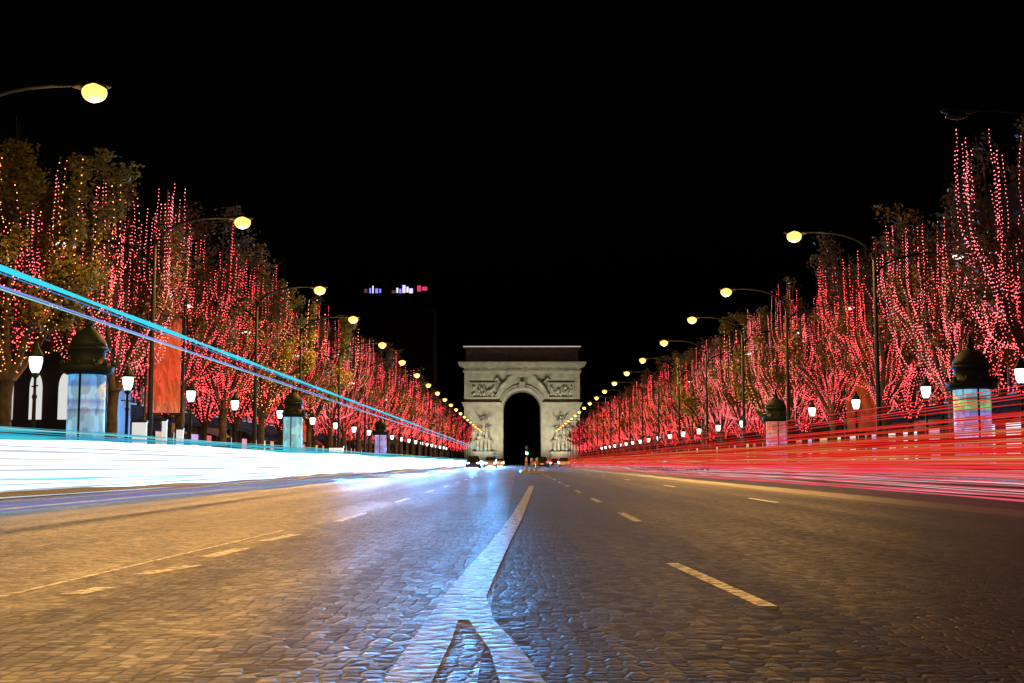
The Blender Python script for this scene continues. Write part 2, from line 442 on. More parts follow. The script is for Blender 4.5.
for i, x in enumerate((-17.5, -10.5, 10.5, 17.5)):       # ground floodlights that wash the front
    f = empty('floodlight', (AX + x, AY - 17.0, .0))
    tag(f, 'low black floodlight on the ground before the stone arch', 'floodlight', 'floodlights before the arch')
    h = MB(); h.box(-.55, .55, -.3, .3, .25, .75); h.box(-.7, -.6, -.1, .1, 0, .6); h.box(.6, .7, -.1, .1, 0, .6); h.build('housing', M['iron'], f)
    MB().box(-.5, .5, -.25, .25, .752, .772).build('lens', M['cold'], f)
    L = bpy.data.lights.new('flood', 'SPOT'); L.energy = 23000; L.color = (1, .94, .72); L.spot_size = R(115); L.spot_blend = .8; L.shadow_soft_size = .5
    lo = bpy.data.objects.new('flood', L); COL.objects.link(lo); lo.parent = f; lo.location = (0, 0, .9)
    d = Vector((-x * .15, 17.0, 25)); lo.rotation_euler = d.to_track_quat('-Z', 'Y').to_euler()

# ------------------------------------------------------------------ buildings behind the trees
shopcols = [glow('shop_light_' + str(i), c, s) for i, (c, s) in enumerate([((1, .82, .6), .9), ((1, .35, .45), .8), ((.95, .92, 1), 1.2), ((1, .55, .25), .7), ((.75, .5, 1), .8), ((1, .2, .2), .7)])]
roomlit = glow('lit_room', (1, .68, .32), .25)
wm = MB(); wm.box(-.04, .12, -.8, -.68, 0, 2.3); wm.box(-.04, .12, .68, .8, 0, 2.3); wm.box(-.04, .12, -.679, .679, 2.18, 2.3); wm.box(-.04, .2, -.9, .9, -.16, -.002); wm.box(-.02, .06, -.04, .04, 0, 2.178)
WFRAME = wm.mesh('window', M['white'])
WPANE = MB().box(-.03, .0, -.678, .678, .002, 2.178).mesh('pane', M['glass'])
WLIT = MB().box(-.03, .0, -.678, .678, .002, 2.178).mesh('pane', roomlit)
def building(side, y0, y1, h, idx):
    fx = -34 if side < 0 else 37
    b = empty('building', (fx, (y0 + y1) / 2, 0), 0 if side < 0 else math.pi)
    word = 'left' if side < 0 else 'right'
    tag(b, f'dark stone apartment block with lit shopfronts, {ORD[idx]} along the {word} side of the avenue', 'building', f'apartment blocks behind the {word} trees')
    hl = (y1 - y0) / 2 - .05
    wb = MB(); wb.box(-14, 0, -hl, hl, 4.6, h)
    wb.box(-14, -.6, -hl, hl, 0, 4.6)
    nsh = int(hl * 2 / 5.5); sw = hl * 2 / nsh
    for k in range(nsh + 1): wb.box(-.598, 0, -hl + k * sw - (.4 if 0 < k < nsh else (0 if k == 0 else .8)), -hl + k * sw + (.4 if 0 < k < nsh else (.8 if k == 0 else 0)), 0, 4.598)
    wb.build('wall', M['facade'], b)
    cm = MB()
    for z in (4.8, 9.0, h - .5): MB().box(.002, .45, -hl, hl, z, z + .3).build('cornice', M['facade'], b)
    rf = MB(); rf.prism([(-13.8, h + .002), (-.2, h + .002), (-2.2, h + 3.6), (-11.8, h + 3.6)], -hl, hl); r_ = rf.build('roof', M['zinc'], b)
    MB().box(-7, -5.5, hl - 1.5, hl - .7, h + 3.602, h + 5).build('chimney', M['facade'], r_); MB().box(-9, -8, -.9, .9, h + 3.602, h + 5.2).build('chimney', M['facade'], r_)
    for k in range(nsh):
        yc = -hl + (k + .5) * sw
        MB().box(-.58, -.5, yc - sw / 2 + .45, yc + sw / 2 - .45, .5, 3.7).build('shop_window', shopcols[random.randrange(6)], b)
        if random.random() < .6:
            aw = MB(); aw.prism([(.46, 4.5), (.002, 4.5), (.002, 4.0), (1.5, 3.5), (1.55, 3.6)], yc - sw / 2 + .42, yc + sw / 2 - .42)
            aw.build('awning', AWN[random.randrange(3)], b)
    nc = int(hl * 2 / 3.2); 
    for r in range(int((h - 6) / 3.6)):
        for k in range(nc):
            wf = bpy.data.objects.new('window', WFRAME); COL.objects.link(wf); wf.parent = b
            wf.location = (.045, -hl + (k + .5) * hl * 2 / nc, 5.9 + r * 3.6)
            pn = bpy.data.objects.new('pane', WLIT if random.random() < .12 else WPANE); COL.objects.link(pn); pn.parent = wf
    return b
AWN = [mat('red_awning', (.35, .02, .02), .8, var=.2), mat('navy_awning', (.02, .03, .09), .8, var=.2), mat('cream_awning', (.5, .45, .35), .8, var=.1)]
for side in (-1, 1):
    y = 36.0; i = 0
    while y < 400 and i < 11:
        ln = random.choice((28, 32, 36, 40)); building(side, y, y + ln, random.choice((17.6, 18.4, 19.2, 20)), i); y += ln + .3; i += 1

OFF = mat('dark_cladding', (.010, .010, .012), .8, var=.3, spec=.1)
# tall office block with a glowing sign on its roof
b = empty('office_block', (-43, 356, 0)); tag(b, 'tall dark office block with coloured rooftop sign beyond the left trees', 'building')
mb = MB(); mb.box(-8, 18, 0, 18, 0, 47); mb.box(-6, 14, 3, 14, 47, 48.5); mb.build('wall', OFF, b)
sg = empty('rooftop_sign', (-45.6, 354.9, 51.0)); tag(sg, 'glowing blue and red rooftop sign high above the left trees', 'sign')
fm = MB()
for k in range(9): fm.tube([(-.9 + k * 2.4, .3, -4.0), (-.9 + k * 2.4, .3, 4.0)], .08, 6)
for z in (-.2, 3.9): fm.box(-1.4, 19.4, .2, .3, z, z + .12)
fm.build('frame', M['iron'], sg)
SG = [glow('sign_blue', (.22, .2, 1), 1.4), glow('sign_violet', (.6, .5, 1), 1.6), glow('sign_red', (1, .08, .2), .7), glow('sign_white', (.9, .85, 1), 1.2), glow('sign_dim', (.3, .12, .12), .35)]
for x, wd, h0, h1, mi in ((0, .9, .2, 1.4, 4), (1.5, .5, .1, 1.6, 0), (2.4, .35, .1, 2.3, 3), (3.3, .8, .1, 1.5, 0), (4.5, .5, .2, 1.4, 0), (8.2, 1.6, .1, .9, 4), (9.6, .5, .2, 1.7, 3), (10.4, .7, .1, 1.4, 0), (11.4, .9, .2, 2.5, 1), (12.6, .6, .3, 2.0, 3), (13.4, 1.1, .1, 1.5, 1), (15.8, 1.1, .6, 2.4, 2), (17.2, 1.6, .9, 2.0, 2)):
    MB().box(x, x + wd, -.1, .1, h0, h1).build('lit_panel', SG[mi], sg)

# ------------------------------------------------------------------ trees and their light strings
def limb_paths(rnd, H):
    out = []
    n = rnd.randint(7, 9); a0 = rnd.uniform(0, 6.28)
    for k in range(n):
        a = a0 + 2 * math.pi * k / n + rnd.uniform(-.25, .25)
        r1, r2 = rnd.uniform(.8, 1.5), rnd.uniform(1.8, 3.2)
        top = H * rnd.uniform(.86, .98)
        ca, sa = math.cos(a), math.sin(a)
        out.append([Vector((ca * .15, sa * .15, 3.7)), Vector((ca * r1 * .6, sa * r1 * .6, 4.6)), Vector((ca * r1, sa * r1, 5.6)),
                    Vector((ca * r2 * .85, sa * r2 * .85, 7.2)), Vector((ca * r2, sa * r2, 9.4)), Vector((ca * r2 * 1.05, sa * r2 * 1.05, top))])
    out.append([Vector((0, 0, 3.9)), Vector((.1, .15, 6)), Vector((-.15, .1, 9)), Vector((0, 0, H * .97))])
    return out
def tree_meshes(seed, H, nleaf, lm):
    rnd = random.Random(seed)
    limbs = limb_paths(rnd, H)
    tb = MB()
    tb.tube([(0, 0, 0), (.02, 0, .35), (.04, .03, 1.6), (.02, .05, 3.0), (0, 0, 4.0)], [.36, .27, .24, .225, .24], 12)
    twigs = []
    for p in limbs:
        tb.tube(p, [.16, .12, .1, .075, .05, .02][:len(p)], 7)
        for j in range(9):
            i = rnd.randint(2, len(p) - 2) if len(p) > 3 else 1
            q = p[i].lerp(p[i + 1], rnd.random()) if i + 1 < len(p) else p[i]
            d = Vector((q.x, q.y, 0)); d = d.normalized() if d.length > .1 else Vector((1, 0, 0))
            d = Vector((d.x + rnd.uniform(-1, 1), d.y + rnd.uniform(-1, 1), rnd.uniform(.3, 1.4))).normalized()
            e = q + d * rnd.uniform(.8, 1.9); m_ = q.lerp(e, .5) + Vector((0, 0, -.08))
            tb.tube([q, m_, e], [.03, .02, .006], 4, cap=False); twigs.append((q, e))
    trunk = tb.mesh('trunk', M['bark'])
    cb = MB(); hw = 3.5
    while len(cb.f) < nleaf:
        q, e = rnd.choice(twigs)
        c0 = q.lerp(e, rnd.uniform(.2, 1.1))
        for _ in range(rnd.randint(3, 8)):
            c = c0 + Vector((rnd.gauss(0, .22), rnd.gauss(0, .22), rnd.gauss(0, .22)))
            if abs(c.x) > hw or abs(c.y) > hw or c.z > H or c.z < 4.6: continue
            s = rnd.uniform(.07, .13)
            u = Vector((rnd.gauss(0, 1), rnd.gauss(0, 1), rnd.gauss(0, .6))).normalized()
            v = u.cross(Vector((rnd.gauss(0, 1), rnd.gauss(0, 1), rnd.gauss(0, 1)))).normalized()
            cb.add([c - u * s, c - u * s * .2 + v * s * .6, c + u * s, c - u * s * .2 - v * s * .6], [(0, 1, 2, 3)])
    crown = cb.mesh('crown', lm)
    return trunk, crown
def string_paths(seed, H, per):
    """strings wound up a tree's own limbs (same seed, same limbs), fanning out to the twig ends"""
    limbs = limb_paths(random.Random(seed), H); rnd = random.Random(seed + 5000); out = []
    for p in limbs:
        for k in range(per):
            if len(p) < 6: p2 = [p[0], p[1], p[1].lerp(p[2], .5), p[2], p[2].lerp(p[3], .5), p[3]]
            else: p2 = p
            d = Vector((p2[4].x, p2[4].y, 0)); d = d.normalized() if d.length > .3 else Vector((0, 0, 0))
            j = lambda a: Vector((rnd.uniform(-a, a), rnd.uniform(-a, a), rnd.uniform(-a, a) * .5))
            fan = rnd.uniform(-.1, .9)
            top = p2[5] + d * fan + j(.75); top.z = min(H * rnd.uniform(.74, .99), p2[5].z + .15)
            q = [p2[0] + j(.22), p2[1] + j(.2), p2[2] + j(.28) + d * fan * .1, p2[3] + j(.35) + d * fan * .3, Vector((top.x, top.y, p2[4].z - .6)) + j(.12) - d * .12]
            if rnd.random() < .3: q[2] = q[2] + d * .9 + Vector((0, 0, -.5)); q[3] += d * .7
            out.append(q + [top])
    return out
def string_mb(ctl, step, r, jit=.02):
    bulbs, wire = MB(), MB()
    pts = []
    for i in range(len(ctl) - 1):                 # Catmull-Rom
        p0, p1, p2, p3 = ctl[max(i - 1, 0)], ctl[i], ctl[i + 1], ctl[min(i + 2, len(ctl) - 1)]
        for k in range(8):
            t = k / 8
            pts.append(.5 * ((2 * p1) + (p2 - p0) * t + (2 * p0 - 5 * p1 + 4 * p2 - p3) * t * t + (3 * p1 - p0 - 3 * p2 + p3) * t ** 3))
    pts.append(ctl[-1])
    acc = 0
    for a, b in zip(pts, pts[1:]):
        L = (b - a).length; d = step - acc
        while d < L:
            p = a.lerp(b, d / L); bulbs.octa((p.x + random.uniform(-jit, jit), p.y + random.uniform(-jit, jit), p.z), r * random.uniform(.6, 1.3)); d += step
        acc = (acc + L) % step
    wire.tube(pts[::2] + ([pts[-1]] if len(pts) % 2 == 0 else []), .006, 3, cap=False)
    return bulbs, wire
def join2(bulbs, wire, name, bm):
    nb = len(bulbs.f); a = MB(); a.add(bulbs.v, bulbs.f); a.add(wire.v, wire.f)
    me = a.mesh(name, [bm, M['wire']])
    me.polygons.foreach_set('material_index', [0] * nb + [1] * (len(a.f) - nb))
    return me
H0 = 13.4
TREES = [tree_meshes(100 + i, H0, 7500, M['leaf']) for i in range(4)] + [tree_meshes(200 + i, H0 * .97, 15000, M['leaf_y']) for i in range(2)]
SETS = []                                         # light string sets, one per tree shape: near ones string by string, far ones in one mesh
for v in range(4):
    bm = [M['bulb'], M['bulb_p'], M['bulb'], M['bulb_p']][v]
    near = []
    for ctl in string_paths(100 + v, H0, 7):
        near.append(join2(*string_mb(ctl, .16, .02), 'light_string', bm))
    far = []
    for col in (bm, M['bulb']):
        B, W = MB(), MB()
        for ctl in string_paths(100 + v, H0, 5):
            b1, w1 = string_mb(ctl, .28, .034); B.add(b1.v, b1.f); W.add(w1.v, w1.f)
        far.append(join2(B, W, 'string_lights', col))
    SETS.append((near, far[0], far[1]))
AMB = []
for v in range(2):
    B, W = MB(), MB()
    for ctl in string_paths(200 + v, H0 * .97, 4):
        b1, w1 = string_mb(ctl, .3, .024); B.add(b1.v, b1.f); W.add(w1.v, w1.f)
    AMB.append(join2(B, W, 'string_lights', M['bulb_o']))
def add_tree(x, y, var, label, group, scale, rot):
    t = empty('tree', (x, y, .14), rot); t.scale = (scale,) * 3
    tag(t, label, 'tree', group)
    for nm, me in zip(('trunk', 'crown'), TREES[var]):
        o = bpy.data.objects.new(nm, me); COL.objects.link(o); o.parent = t
def add_lights(x, y, var, near, label, group, scale, rot):
    if var > 3 or not near:
        o = bpy.data.objects.new('string_lights', AMB[var - 4] if var > 3 else SETS[var][2]); COL.objects.link(o)
    else:
        o = empty('string_lights')
        for me in SETS[var][0]:
            c = bpy.data.objects.new('light_string', me); COL.objects.link(c); c.parent = o
    o.location = (x, y, .14); o.rotation_euler = (0, 0, rot); o.scale = (scale,) * 3
    tag(o, label, 'string lights', group)
def row(side, x, ys, second=False):
    word = 'left' if side < 0 else 'right'
    rn = 'outer' if second else 'kerbside'
    for i, y in enumerate(ys):
        yellow = (not second) and ((side < 0 and i in (0, 4, 6)) or (side > 0 and i in (5, 8)))
        var = (4 + i % 2) if yellow else ([0, 1, 2, 0, 3, 2][i % 6] if side < 0 else [1, 3, 0, 2, 1, 0][i % 6])
        sc = ((.97 if i == 0 and not second else 1.05) if side < 0 else (1.08 if i == 0 and not second else .98)) * random.uniform(.96, 1.03); rot = random.uniform(0, 6.28)
        xx = x + random.uniform(-.25, .25)
        k = 'yellow-leaved' if yellow else 'bare-limbed brown'
        near = i < 10
        add_tree(xx, y, var, f'{k} tree hung with lights, {ORD[i]} from the camera in the {word} {rn} row' if near else f'small distant tree glowing red far along the {word} {rn} row',
                 f'trees of the {word} {rn} row', sc, rot)
        c = 'amber' if yellow else ('pink-white' if (var in (1, 3) and not second) else 'red')
        add_lights(xx, y, var, near and not second, f'{c} light strings draped on the {ORD[i]} tree of the {word} {rn} row' if near else f'red light strings on a distant tree of the {word} {rn} row',
                   f'light strings of the {word} {rn} row', sc, rot)
row(-1, -18.2, [43 + 10.5 * k for k in range(35)])
row(1, 20.3, [46 + 10.5 * k for k in range(34)])
row(-1, -26.5, [58 + 11 * k for k in range(16)], True)
row(1, 28.8, [66 + 11 * k for k in range(16)], True)

# ------------------------------------------------------------------ tall street lamps
def bezier(p0, p1, p2, n=8):
    return [Vector(p0) * (1 - t) ** 2 + Vector(p1) * 2 * t * (1 - t) + Vector(p2) * t * t for t in [k / n for k in range(n + 1)]]
def make_lamp(lit):
    root = empty('street_lamp')
    pl = MB(); pl.lathe([(.26, 0), (.26, .5), (.18, .62), (.13, .8), (.11, 4), (.075, 9.6), (.06, 10.0)], 12); pl.build('pole', M['grey'], root)
    am = MB(); am.tube(bezier((0, 0, 9.5), (.2, 0, 10.9), (3.2, 0, 10.85)), [.06] * 8 + [.045], 8); am.tube(bezier((0, 0, 8.6), (-.2, 0, 9.9), (-3.4, 0, 9.9)), [.055] * 8 + [.04], 8); am.build('arm', M['grey'], root)
    for sx, z, gl, k in ((3.6, 10.83, 'sodium', 1), (-3.8, 9.88, 'cold', -1)):
        hd = MB(); hd.ball((sx, 0, z), .5, 12, 8, (1.15, .42, .24)); h = hd.build('lamp_head', M['grey'], root)
        bl = MB(); bl.ball((sx + .08 * k, 0, z - .18), .33, 16, 12, (1.05, .85, .85) if (gl == 'sodium' and lit) else (1.0, .5, .3))
        bl.build('lamp_glass', M[gl] if (lit or gl == 'cold') else M['glass'], h)
    if lit:
        L = bpy.data.lights.new('sodium_light', 'SPOT'); L.energy = LAMP_POWER; L.spot_size = R(174); L.spot_blend = .2; L.color = (1, .50, .12); L.shadow_soft_size = .25
        lo = bpy.data.objects.new('sodium_light', L); COL.objects.link(lo); lo.parent = root; lo.location = (3.68, 0, 10.2)
        L = bpy.data.lights.new('bowl_spill', 'POINT'); L.energy = LAMP_POWER * .22; L.color = (1, .54, .15); L.shadow_soft_size = .3   # what the glass bowl sheds sideways
        lo = bpy.data.objects.new('bowl_spill', L); COL.objects.link(lo); lo.parent = root; lo.location = (3.68, 0, 10.15)
    return root
lit = make_lamp(True); dark = make_lamp(False)
dark.location = (16.6, 34.5, .14); dark.rotation_euler.z = math.pi
tag(dark, 'tall grey street lamp with unlit head over the right kerb, nearest the camera', 'street lamp')
first = True
for side, x, ys in ((-1, -15.3, [32.1, 50, 70, 84.5] + [103 + 18 * k for k in range(17)]), (1, 16.6, [55.2, 73.5, 88, 105] + [123 + 18 * k for k in range(16)])):
    word = 'left' if side < 0 else 'right'
    for i, y in enumerate(ys):
        o = lit if first else copy_tree(lit); first = False
        if y > 290:                                   # the farthest lamps: their own light reaches nothing in view
            for ch in list(o.children):
                if ch.type == 'LIGHT': bpy.data.objects.remove(ch)
        o.location = (x, y, .14); o.rotation_euler.z = 0 if side < 0 else math.pi; o.scale.z = 1.0 if side < 0 else 1.035
        tag(o, f'tall two-armed street lamp with lit sodium head, {ORD[i]} lit one on the {word}' if i < 6 else f'small distant sodium street lamp far along the {word} kerb', 'street lamp', f'tall street lamps along the {word} kerb')

o = copy_tree(lit); o.location = (-15.3, 15.5, .14); o.rotation_euler.z = 0
tag(o, 'tall two-armed street lamp beside the camera whose light falls on the left foreground', 'street lamp')
# ------------------------------------------------------------------ old-style lantern posts
def make_lantern():
    root = empty('lantern_post')
    p = MB(); p.lathe([(.24, 0), (.24, .12), (.17, .2), (.19, .5), (.11, .75), (.13, .85), (.075, 1.0), (.06, 2.6), (.09, 2.7), (.05, 2.8), (.045, 3.3), (.14, 3.42), (.05, 3.5)], 12); p.build('post', M['green'], root)
    b = MB(); b.tube([(-.32, 0, 3.05), (.32, 0, 3.05)], .025, 6); b.build('ladder_bar', M['green'], root)
    g = MB(); g.lathe([(.11, 3.5), (.17, 3.62), (.22, 3.9), (.21, 4.02)], 16); g.build('lantern_glass', M['lantern'], root)
    c = MB(); c.lathe([(.24, 4.022), (.25, 4.07), (.18, 4.2), (.1, 4.32), (.06, 4.45), (.02, 4.52)], 16); c.build('cap', M['green'], root)
    return root
lp = make_lantern(); first = True
for side, x, ys in ((-1, -16.0, [39.7, 49.2, 58.8, 68, 81] + [94 + 12 * k for k in range(16)]), (1, 18.9, [45, 55.5, 67, 77] + [89 + 12 * k for k in range(16)])):
    word = 'left' if side < 0 else 'right'
    for i, y in enumerate(ys):
        o = lp if first else copy_tree(lp); first = False
        o.location = (x, y, .14); o.rotation_euler.z = random.uniform(0, 3)
        tag(o, f'dark green lantern post with glowing white lantern, {ORD[i]} from the camera on the {word} pavement' if i < 8 else f'tiny distant lantern post on the {word} pavement', 'lantern post', f'lantern posts on the {word} pavement')

# ------------------------------------------------------------------ advertising columns
def ad_column(x, y, poster, label, rad=.66, hb=3.9):
    root = empty('advertising_column', (x, y, .14)); tag(root, label, 'advertising column')
    b = MB(); b.lathe([(rad + .12, 0), (rad + .12, .18), (rad + .05, .24), (rad + .05, .42), (rad, .5)], 28); b.build('base', M['green'], root)
    d = MB(); d.lathe([(rad - .02, .502), (rad - .02, hb - .302)], 32); d.build('drum', poster, root)
    st = MB()
    for k in range(3):
        a = 2 * math.pi * k / 3 + .5
        st.tube([((rad) * math.cos(a), rad * math.sin(a), .5), (rad * math.cos(a), rad * math.sin(a), hb - .3)], .04, 6)
    st.build('frame', M['green'], root)
    c = MB(); c.lathe([(rad + .02, hb - .3), (rad + .22, hb - .2), (rad + .26, hb), (rad + .18, hb + .06), (rad - .06, hb + .1), (rad - .06, hb + .55), (rad + .06, hb + .6), (rad + .02, hb + .68)], 28)
    for k in range(12):
        a = 2 * math.pi * k / 12; c.ball(((rad + .22) * math.cos(a), (rad + .22) * math.sin(a), hb + .1), .09, 6, 5, (1, 1, 1.5))
    c.build('canopy', M['green'], root)
    dm = MB(); dm.lathe([(rad, hb + .682), (rad * .94, hb + .85), (rad * .78, hb + 1.05), (rad * .5, hb + 1.25), (.16, hb + 1.38), (.12, hb + 1.44)], 28); dome = dm.build('dome', M['green'], root)
    f = MB(); f.lathe([(.14, hb + 1.442), (.18, hb + 1.52), (.06, hb + 1.62), (.1, hb + 1.72), (.015, hb + 2.0)], 12); f.build('finial', M['green'], dome)
    return root
def poster(i, stops, s=1.0): return glow('lit_poster_' + 'abcdef'[i], (1, 1, 1), s, banding=(2, stops), base=(.06, .06, .06))
PB = poster(0, [(0, (.12, .24, .75)), (.1, (.2, .5, .85)), (.3, (.16, .36, .62)), (.33, (.22, .5, .72)), (.55, (.26, .56, .72)), (.6, (.1, .25, .6)), (.62, (.28, .56, .72)), (.7, (.1, .25, .6)), (.74, (.28, .6, .8)), (.85, (.3, .6, .78)), (.88, (.05, .3, .75)), (1, (.1, .45, .85))], .95)
PG = poster(1, [(0, (.62, .42, .75)), (.2, (.5, .28, .62)), (.35, (.62, .36, .68)), (.6, (.62, .34, .66)), (.68, (.3, .2, .62)), (.7, (.14, .16, .5)), (.74, (.3, .6, .2)), (.84, (.22, .6, .25)), (.87, (.05, .12, .1)), (.9, (.2, .55, .6)), (1, (.2, .5, .75))], .95)
PC = poster(2, [(0, (.2, .45, .8)), (.4, (.2, .68, .75)), (.7, (.25, .75, .8)), (1, (.2, .6, .8))], .9)
PV = poster(3, [(0, (.3, .45, .9)), (.5, (.35, .3, .8)), (1, (.5, .42, .9))], .9)
PP = poster(4, [(0, (.75, .3, .65)), (.6, (.7, .3, .6)), (.7, (.7, .2, .2)), (1, (.6, .15, .12))], .8)
ad_column(-15.2, 42.3, PB, 'advertising column with dark dome and blue lit posters, nearest on the left kerb')
ad_column(18.4, 48.6, PG, 'advertising column with green, blue and pink lit posters on the right kerb', .74, 3.75)
ad_column(-15.2, 81.5, PC, 'advertising column with plain cyan lit posters on the left kerb')
ad_column(-15.2, 134, PV, 'small distant advertising column with violet posters on the left kerb')
ad_column(18.2, 84.5, PP, 'advertising column with magenta and red posters on the right kerb', .72, 3.7)

# ------------------------------------------------------------------ small pavement things
def totem(x, y, wd, h, label):
    r = empty('information_panel', (x, y, .14)); tag(r, label, 'sign panel')
    MB().box(-wd / 2 - .04, wd / 2 + .04, -.12, .12, 0, .25).build('base', M['iron'], r)
    MB().box(-wd / 2, wd / 2, -.07, .07, .252, h).build('panel', PW, r)
    MB().box(-wd / 2 - .03, wd / 2 + .03, -.1, .1, h + .002, h + .08).build('cap', M['iron'], r)
PW = glow('lit_white_panel', (.95, .93, .9), .75)
totem(-15.4, 49.0, .58, 2.15, 'white lit information panel, widest of three between the left lamp posts')
totem(-15.2, 51.8, .2, 2.3, 'narrow white lit information panel, middle of three on the left kerb')
totem(-15.2, 54.2, .3, 2.0, 'narrow short white lit panel, right of three on the left kerb')
c = empty('utility_cabinet', (-15.0, 100, .14)); tag(c, 'white street cabinet with flat cap standing on the left kerb', 'cabinet')
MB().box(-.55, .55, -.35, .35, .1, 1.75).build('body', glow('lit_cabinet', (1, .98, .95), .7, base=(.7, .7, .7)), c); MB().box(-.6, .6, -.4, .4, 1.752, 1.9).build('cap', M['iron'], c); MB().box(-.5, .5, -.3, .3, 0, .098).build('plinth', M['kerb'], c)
BN = [glow('lit_red_banner', (1, 1, 1), .75, banding=(2, [(0, (1, .25, .12)), (.15, (1, .10, .03)), (.5, (1, .06, .02)), (.75, (1, .10, .02)), (1, (.7, .03, .03))])),
      glow('lit_orange_banner', (1, 1, 1), .34, banding=(2, [(0, (.7, .10, .05)), (.3, (.9, .12, .02)), (.55, (.5, .12, .02)), (.8, (.9, .16, .02)), (1, (.4, .06, .02))]))]
def banner(x, y, wd, z0, z1, m, label):
    r = empty('banner', (x, y, .14)); tag(r, label, 'banner')
    pb = MB()
    for s in (-1, 1): pb.tube([(s * (wd / 2 + .1), .1, 0), (s * (wd / 2 + .1), .1, z1 + .1)], .06, 8)
    for z in (z0 - .1, z1 + .1): pb.tube([(-wd / 2 - .1, .1, z), (wd / 2 + .1, .1, z)], .04, 8)
    pb.build('frame', M['iron'], r)
    nn = 10; vs = []
    for j in range(nn + 1):
        z = z0 + (z1 - z0) * j / nn
        for i in range(7): vs.append((-wd / 2 + wd * i / 6, .05 * math.sin(i * 1.3 + j * .5), z))
    fs = [(j * 7 + i, j * 7 + i + 1, j * 7 + i + 8, j * 7 + i + 7) for j in range(nn) for i in range(6)]
    o = MB().add(vs, fs, True).build('cloth', m, r)
    o.modifiers.new('thickness', 'SOLIDIFY').thickness = .02
banner(-16.95, 57.4, 1.6, 2.9, 7.4, BN[0], 'tall glowing red banner on a frame between the left trees')
banner(-21.5, 120, 1.5, 2.6, 6.2, BN[0], 'smaller distant red banner behind the cyan advertising column')
banner(23.2, 80, 2.5, 2.6, 9.3, BN[1], 'wide dull orange banner on a frame behind the right trees')

# arched shop windows glowing white on a pavement pavilion at the left edge
pv = empty('pavilion', (-24.5, 58, .14)); tag(pv, 'low dark pavilion with narrow white lit windows at the left edge', 'pavilion')
mb = MB(); mb.box(-4, 4.2, 0, 5, 0, 5.6); mb.box(-4.3, 4.5, -.3, 5.3, 5.6, 5.9); mb.build('wall', M['iron'], pv)
for x in (-3.0, -1.9, -.2, 1.2, 2.6):
    p = MB(); pts = [(x - .3, 2.6), (x + .3, 2.6)] + [(x + .3 * math.cos(a), 4.1 + .75 * math.sin(a)) for a in [math.pi * k / 10 for k in range(11)]]
    p.prism(pts, -.06, -.002); p.build('window', PW, pv)
# low terrace screens
for k in range(6):
    r = empty('terrace_screen', (-17.0 - .02 * k, 55 + k * 3.4, .14), R(90)); tag(r, 'dark low terrace screen along the left pavement', 'screen', 'terrace screens on the left pavement')
    MB().box(-1.6, 1.6, -.03, .03, .15, 1.0).build('panel', M['glass'], r)
    f = MB(); f.box(-1.64, 1.64, -.05, .05, 1.002, 1.06); f.box(-1.64, -1.602, -.05, .05, 0, 1.0); f.box(1.602, 1.64, -.05, .05, 0, 1.0); f.build('frame', M['iron'], r)

# ------------------------------------------------------------------ traffic island and signal
struct('traffic_island', MB().prism([(.2, 0), (1.9, 0), (1.85, .14), (.25, .14)], 78, 90), M['kerb'])
ts = empty('traffic_signal', (1.05, 130, 0)); tag(ts, 'traffic signal showing green on the centre line before the arch', 'traffic signal')
p = MB(); p.lathe([(.12, 0), (.12, .3), (.055, .4), (.05, 2.1)], 12); p.build('pole', M['iron'], ts)
hd = MB(); hd.box(-.16, .16, -.1, .14, 1.5, 2.5)
for z in (1.68, 2.0, 2.32): hd.tube([(0, -.28, z + .03), (0, -.1, z)], .13, 12, cap=False)
hd.build('signal_head', M['iron'], ts)
for z, m in ((1.68, 'signal'), (2.0, 'glass'), (2.32, 'glass')):
    MB().ball((0, -.11, z), .12, 12, 8, (1, .4, 1)).build('lens', M[m], ts)
for k in range(3):
    b = empty('bollard', (.6 + .35 * k, 78.8 + k * .3, .14)); tag(b, 'small pale bollard on the tip of the traffic island', 'bollard', 'bollards on the traffic island')
    MB().lathe([(.1, 0), (.09, .1), (.08, .75), (.05, .85)], 12).build('post', M['kerb'], b); MB().lathe([(.085, .5), (.085, .62)], 12).build('band', AWN[0], b)

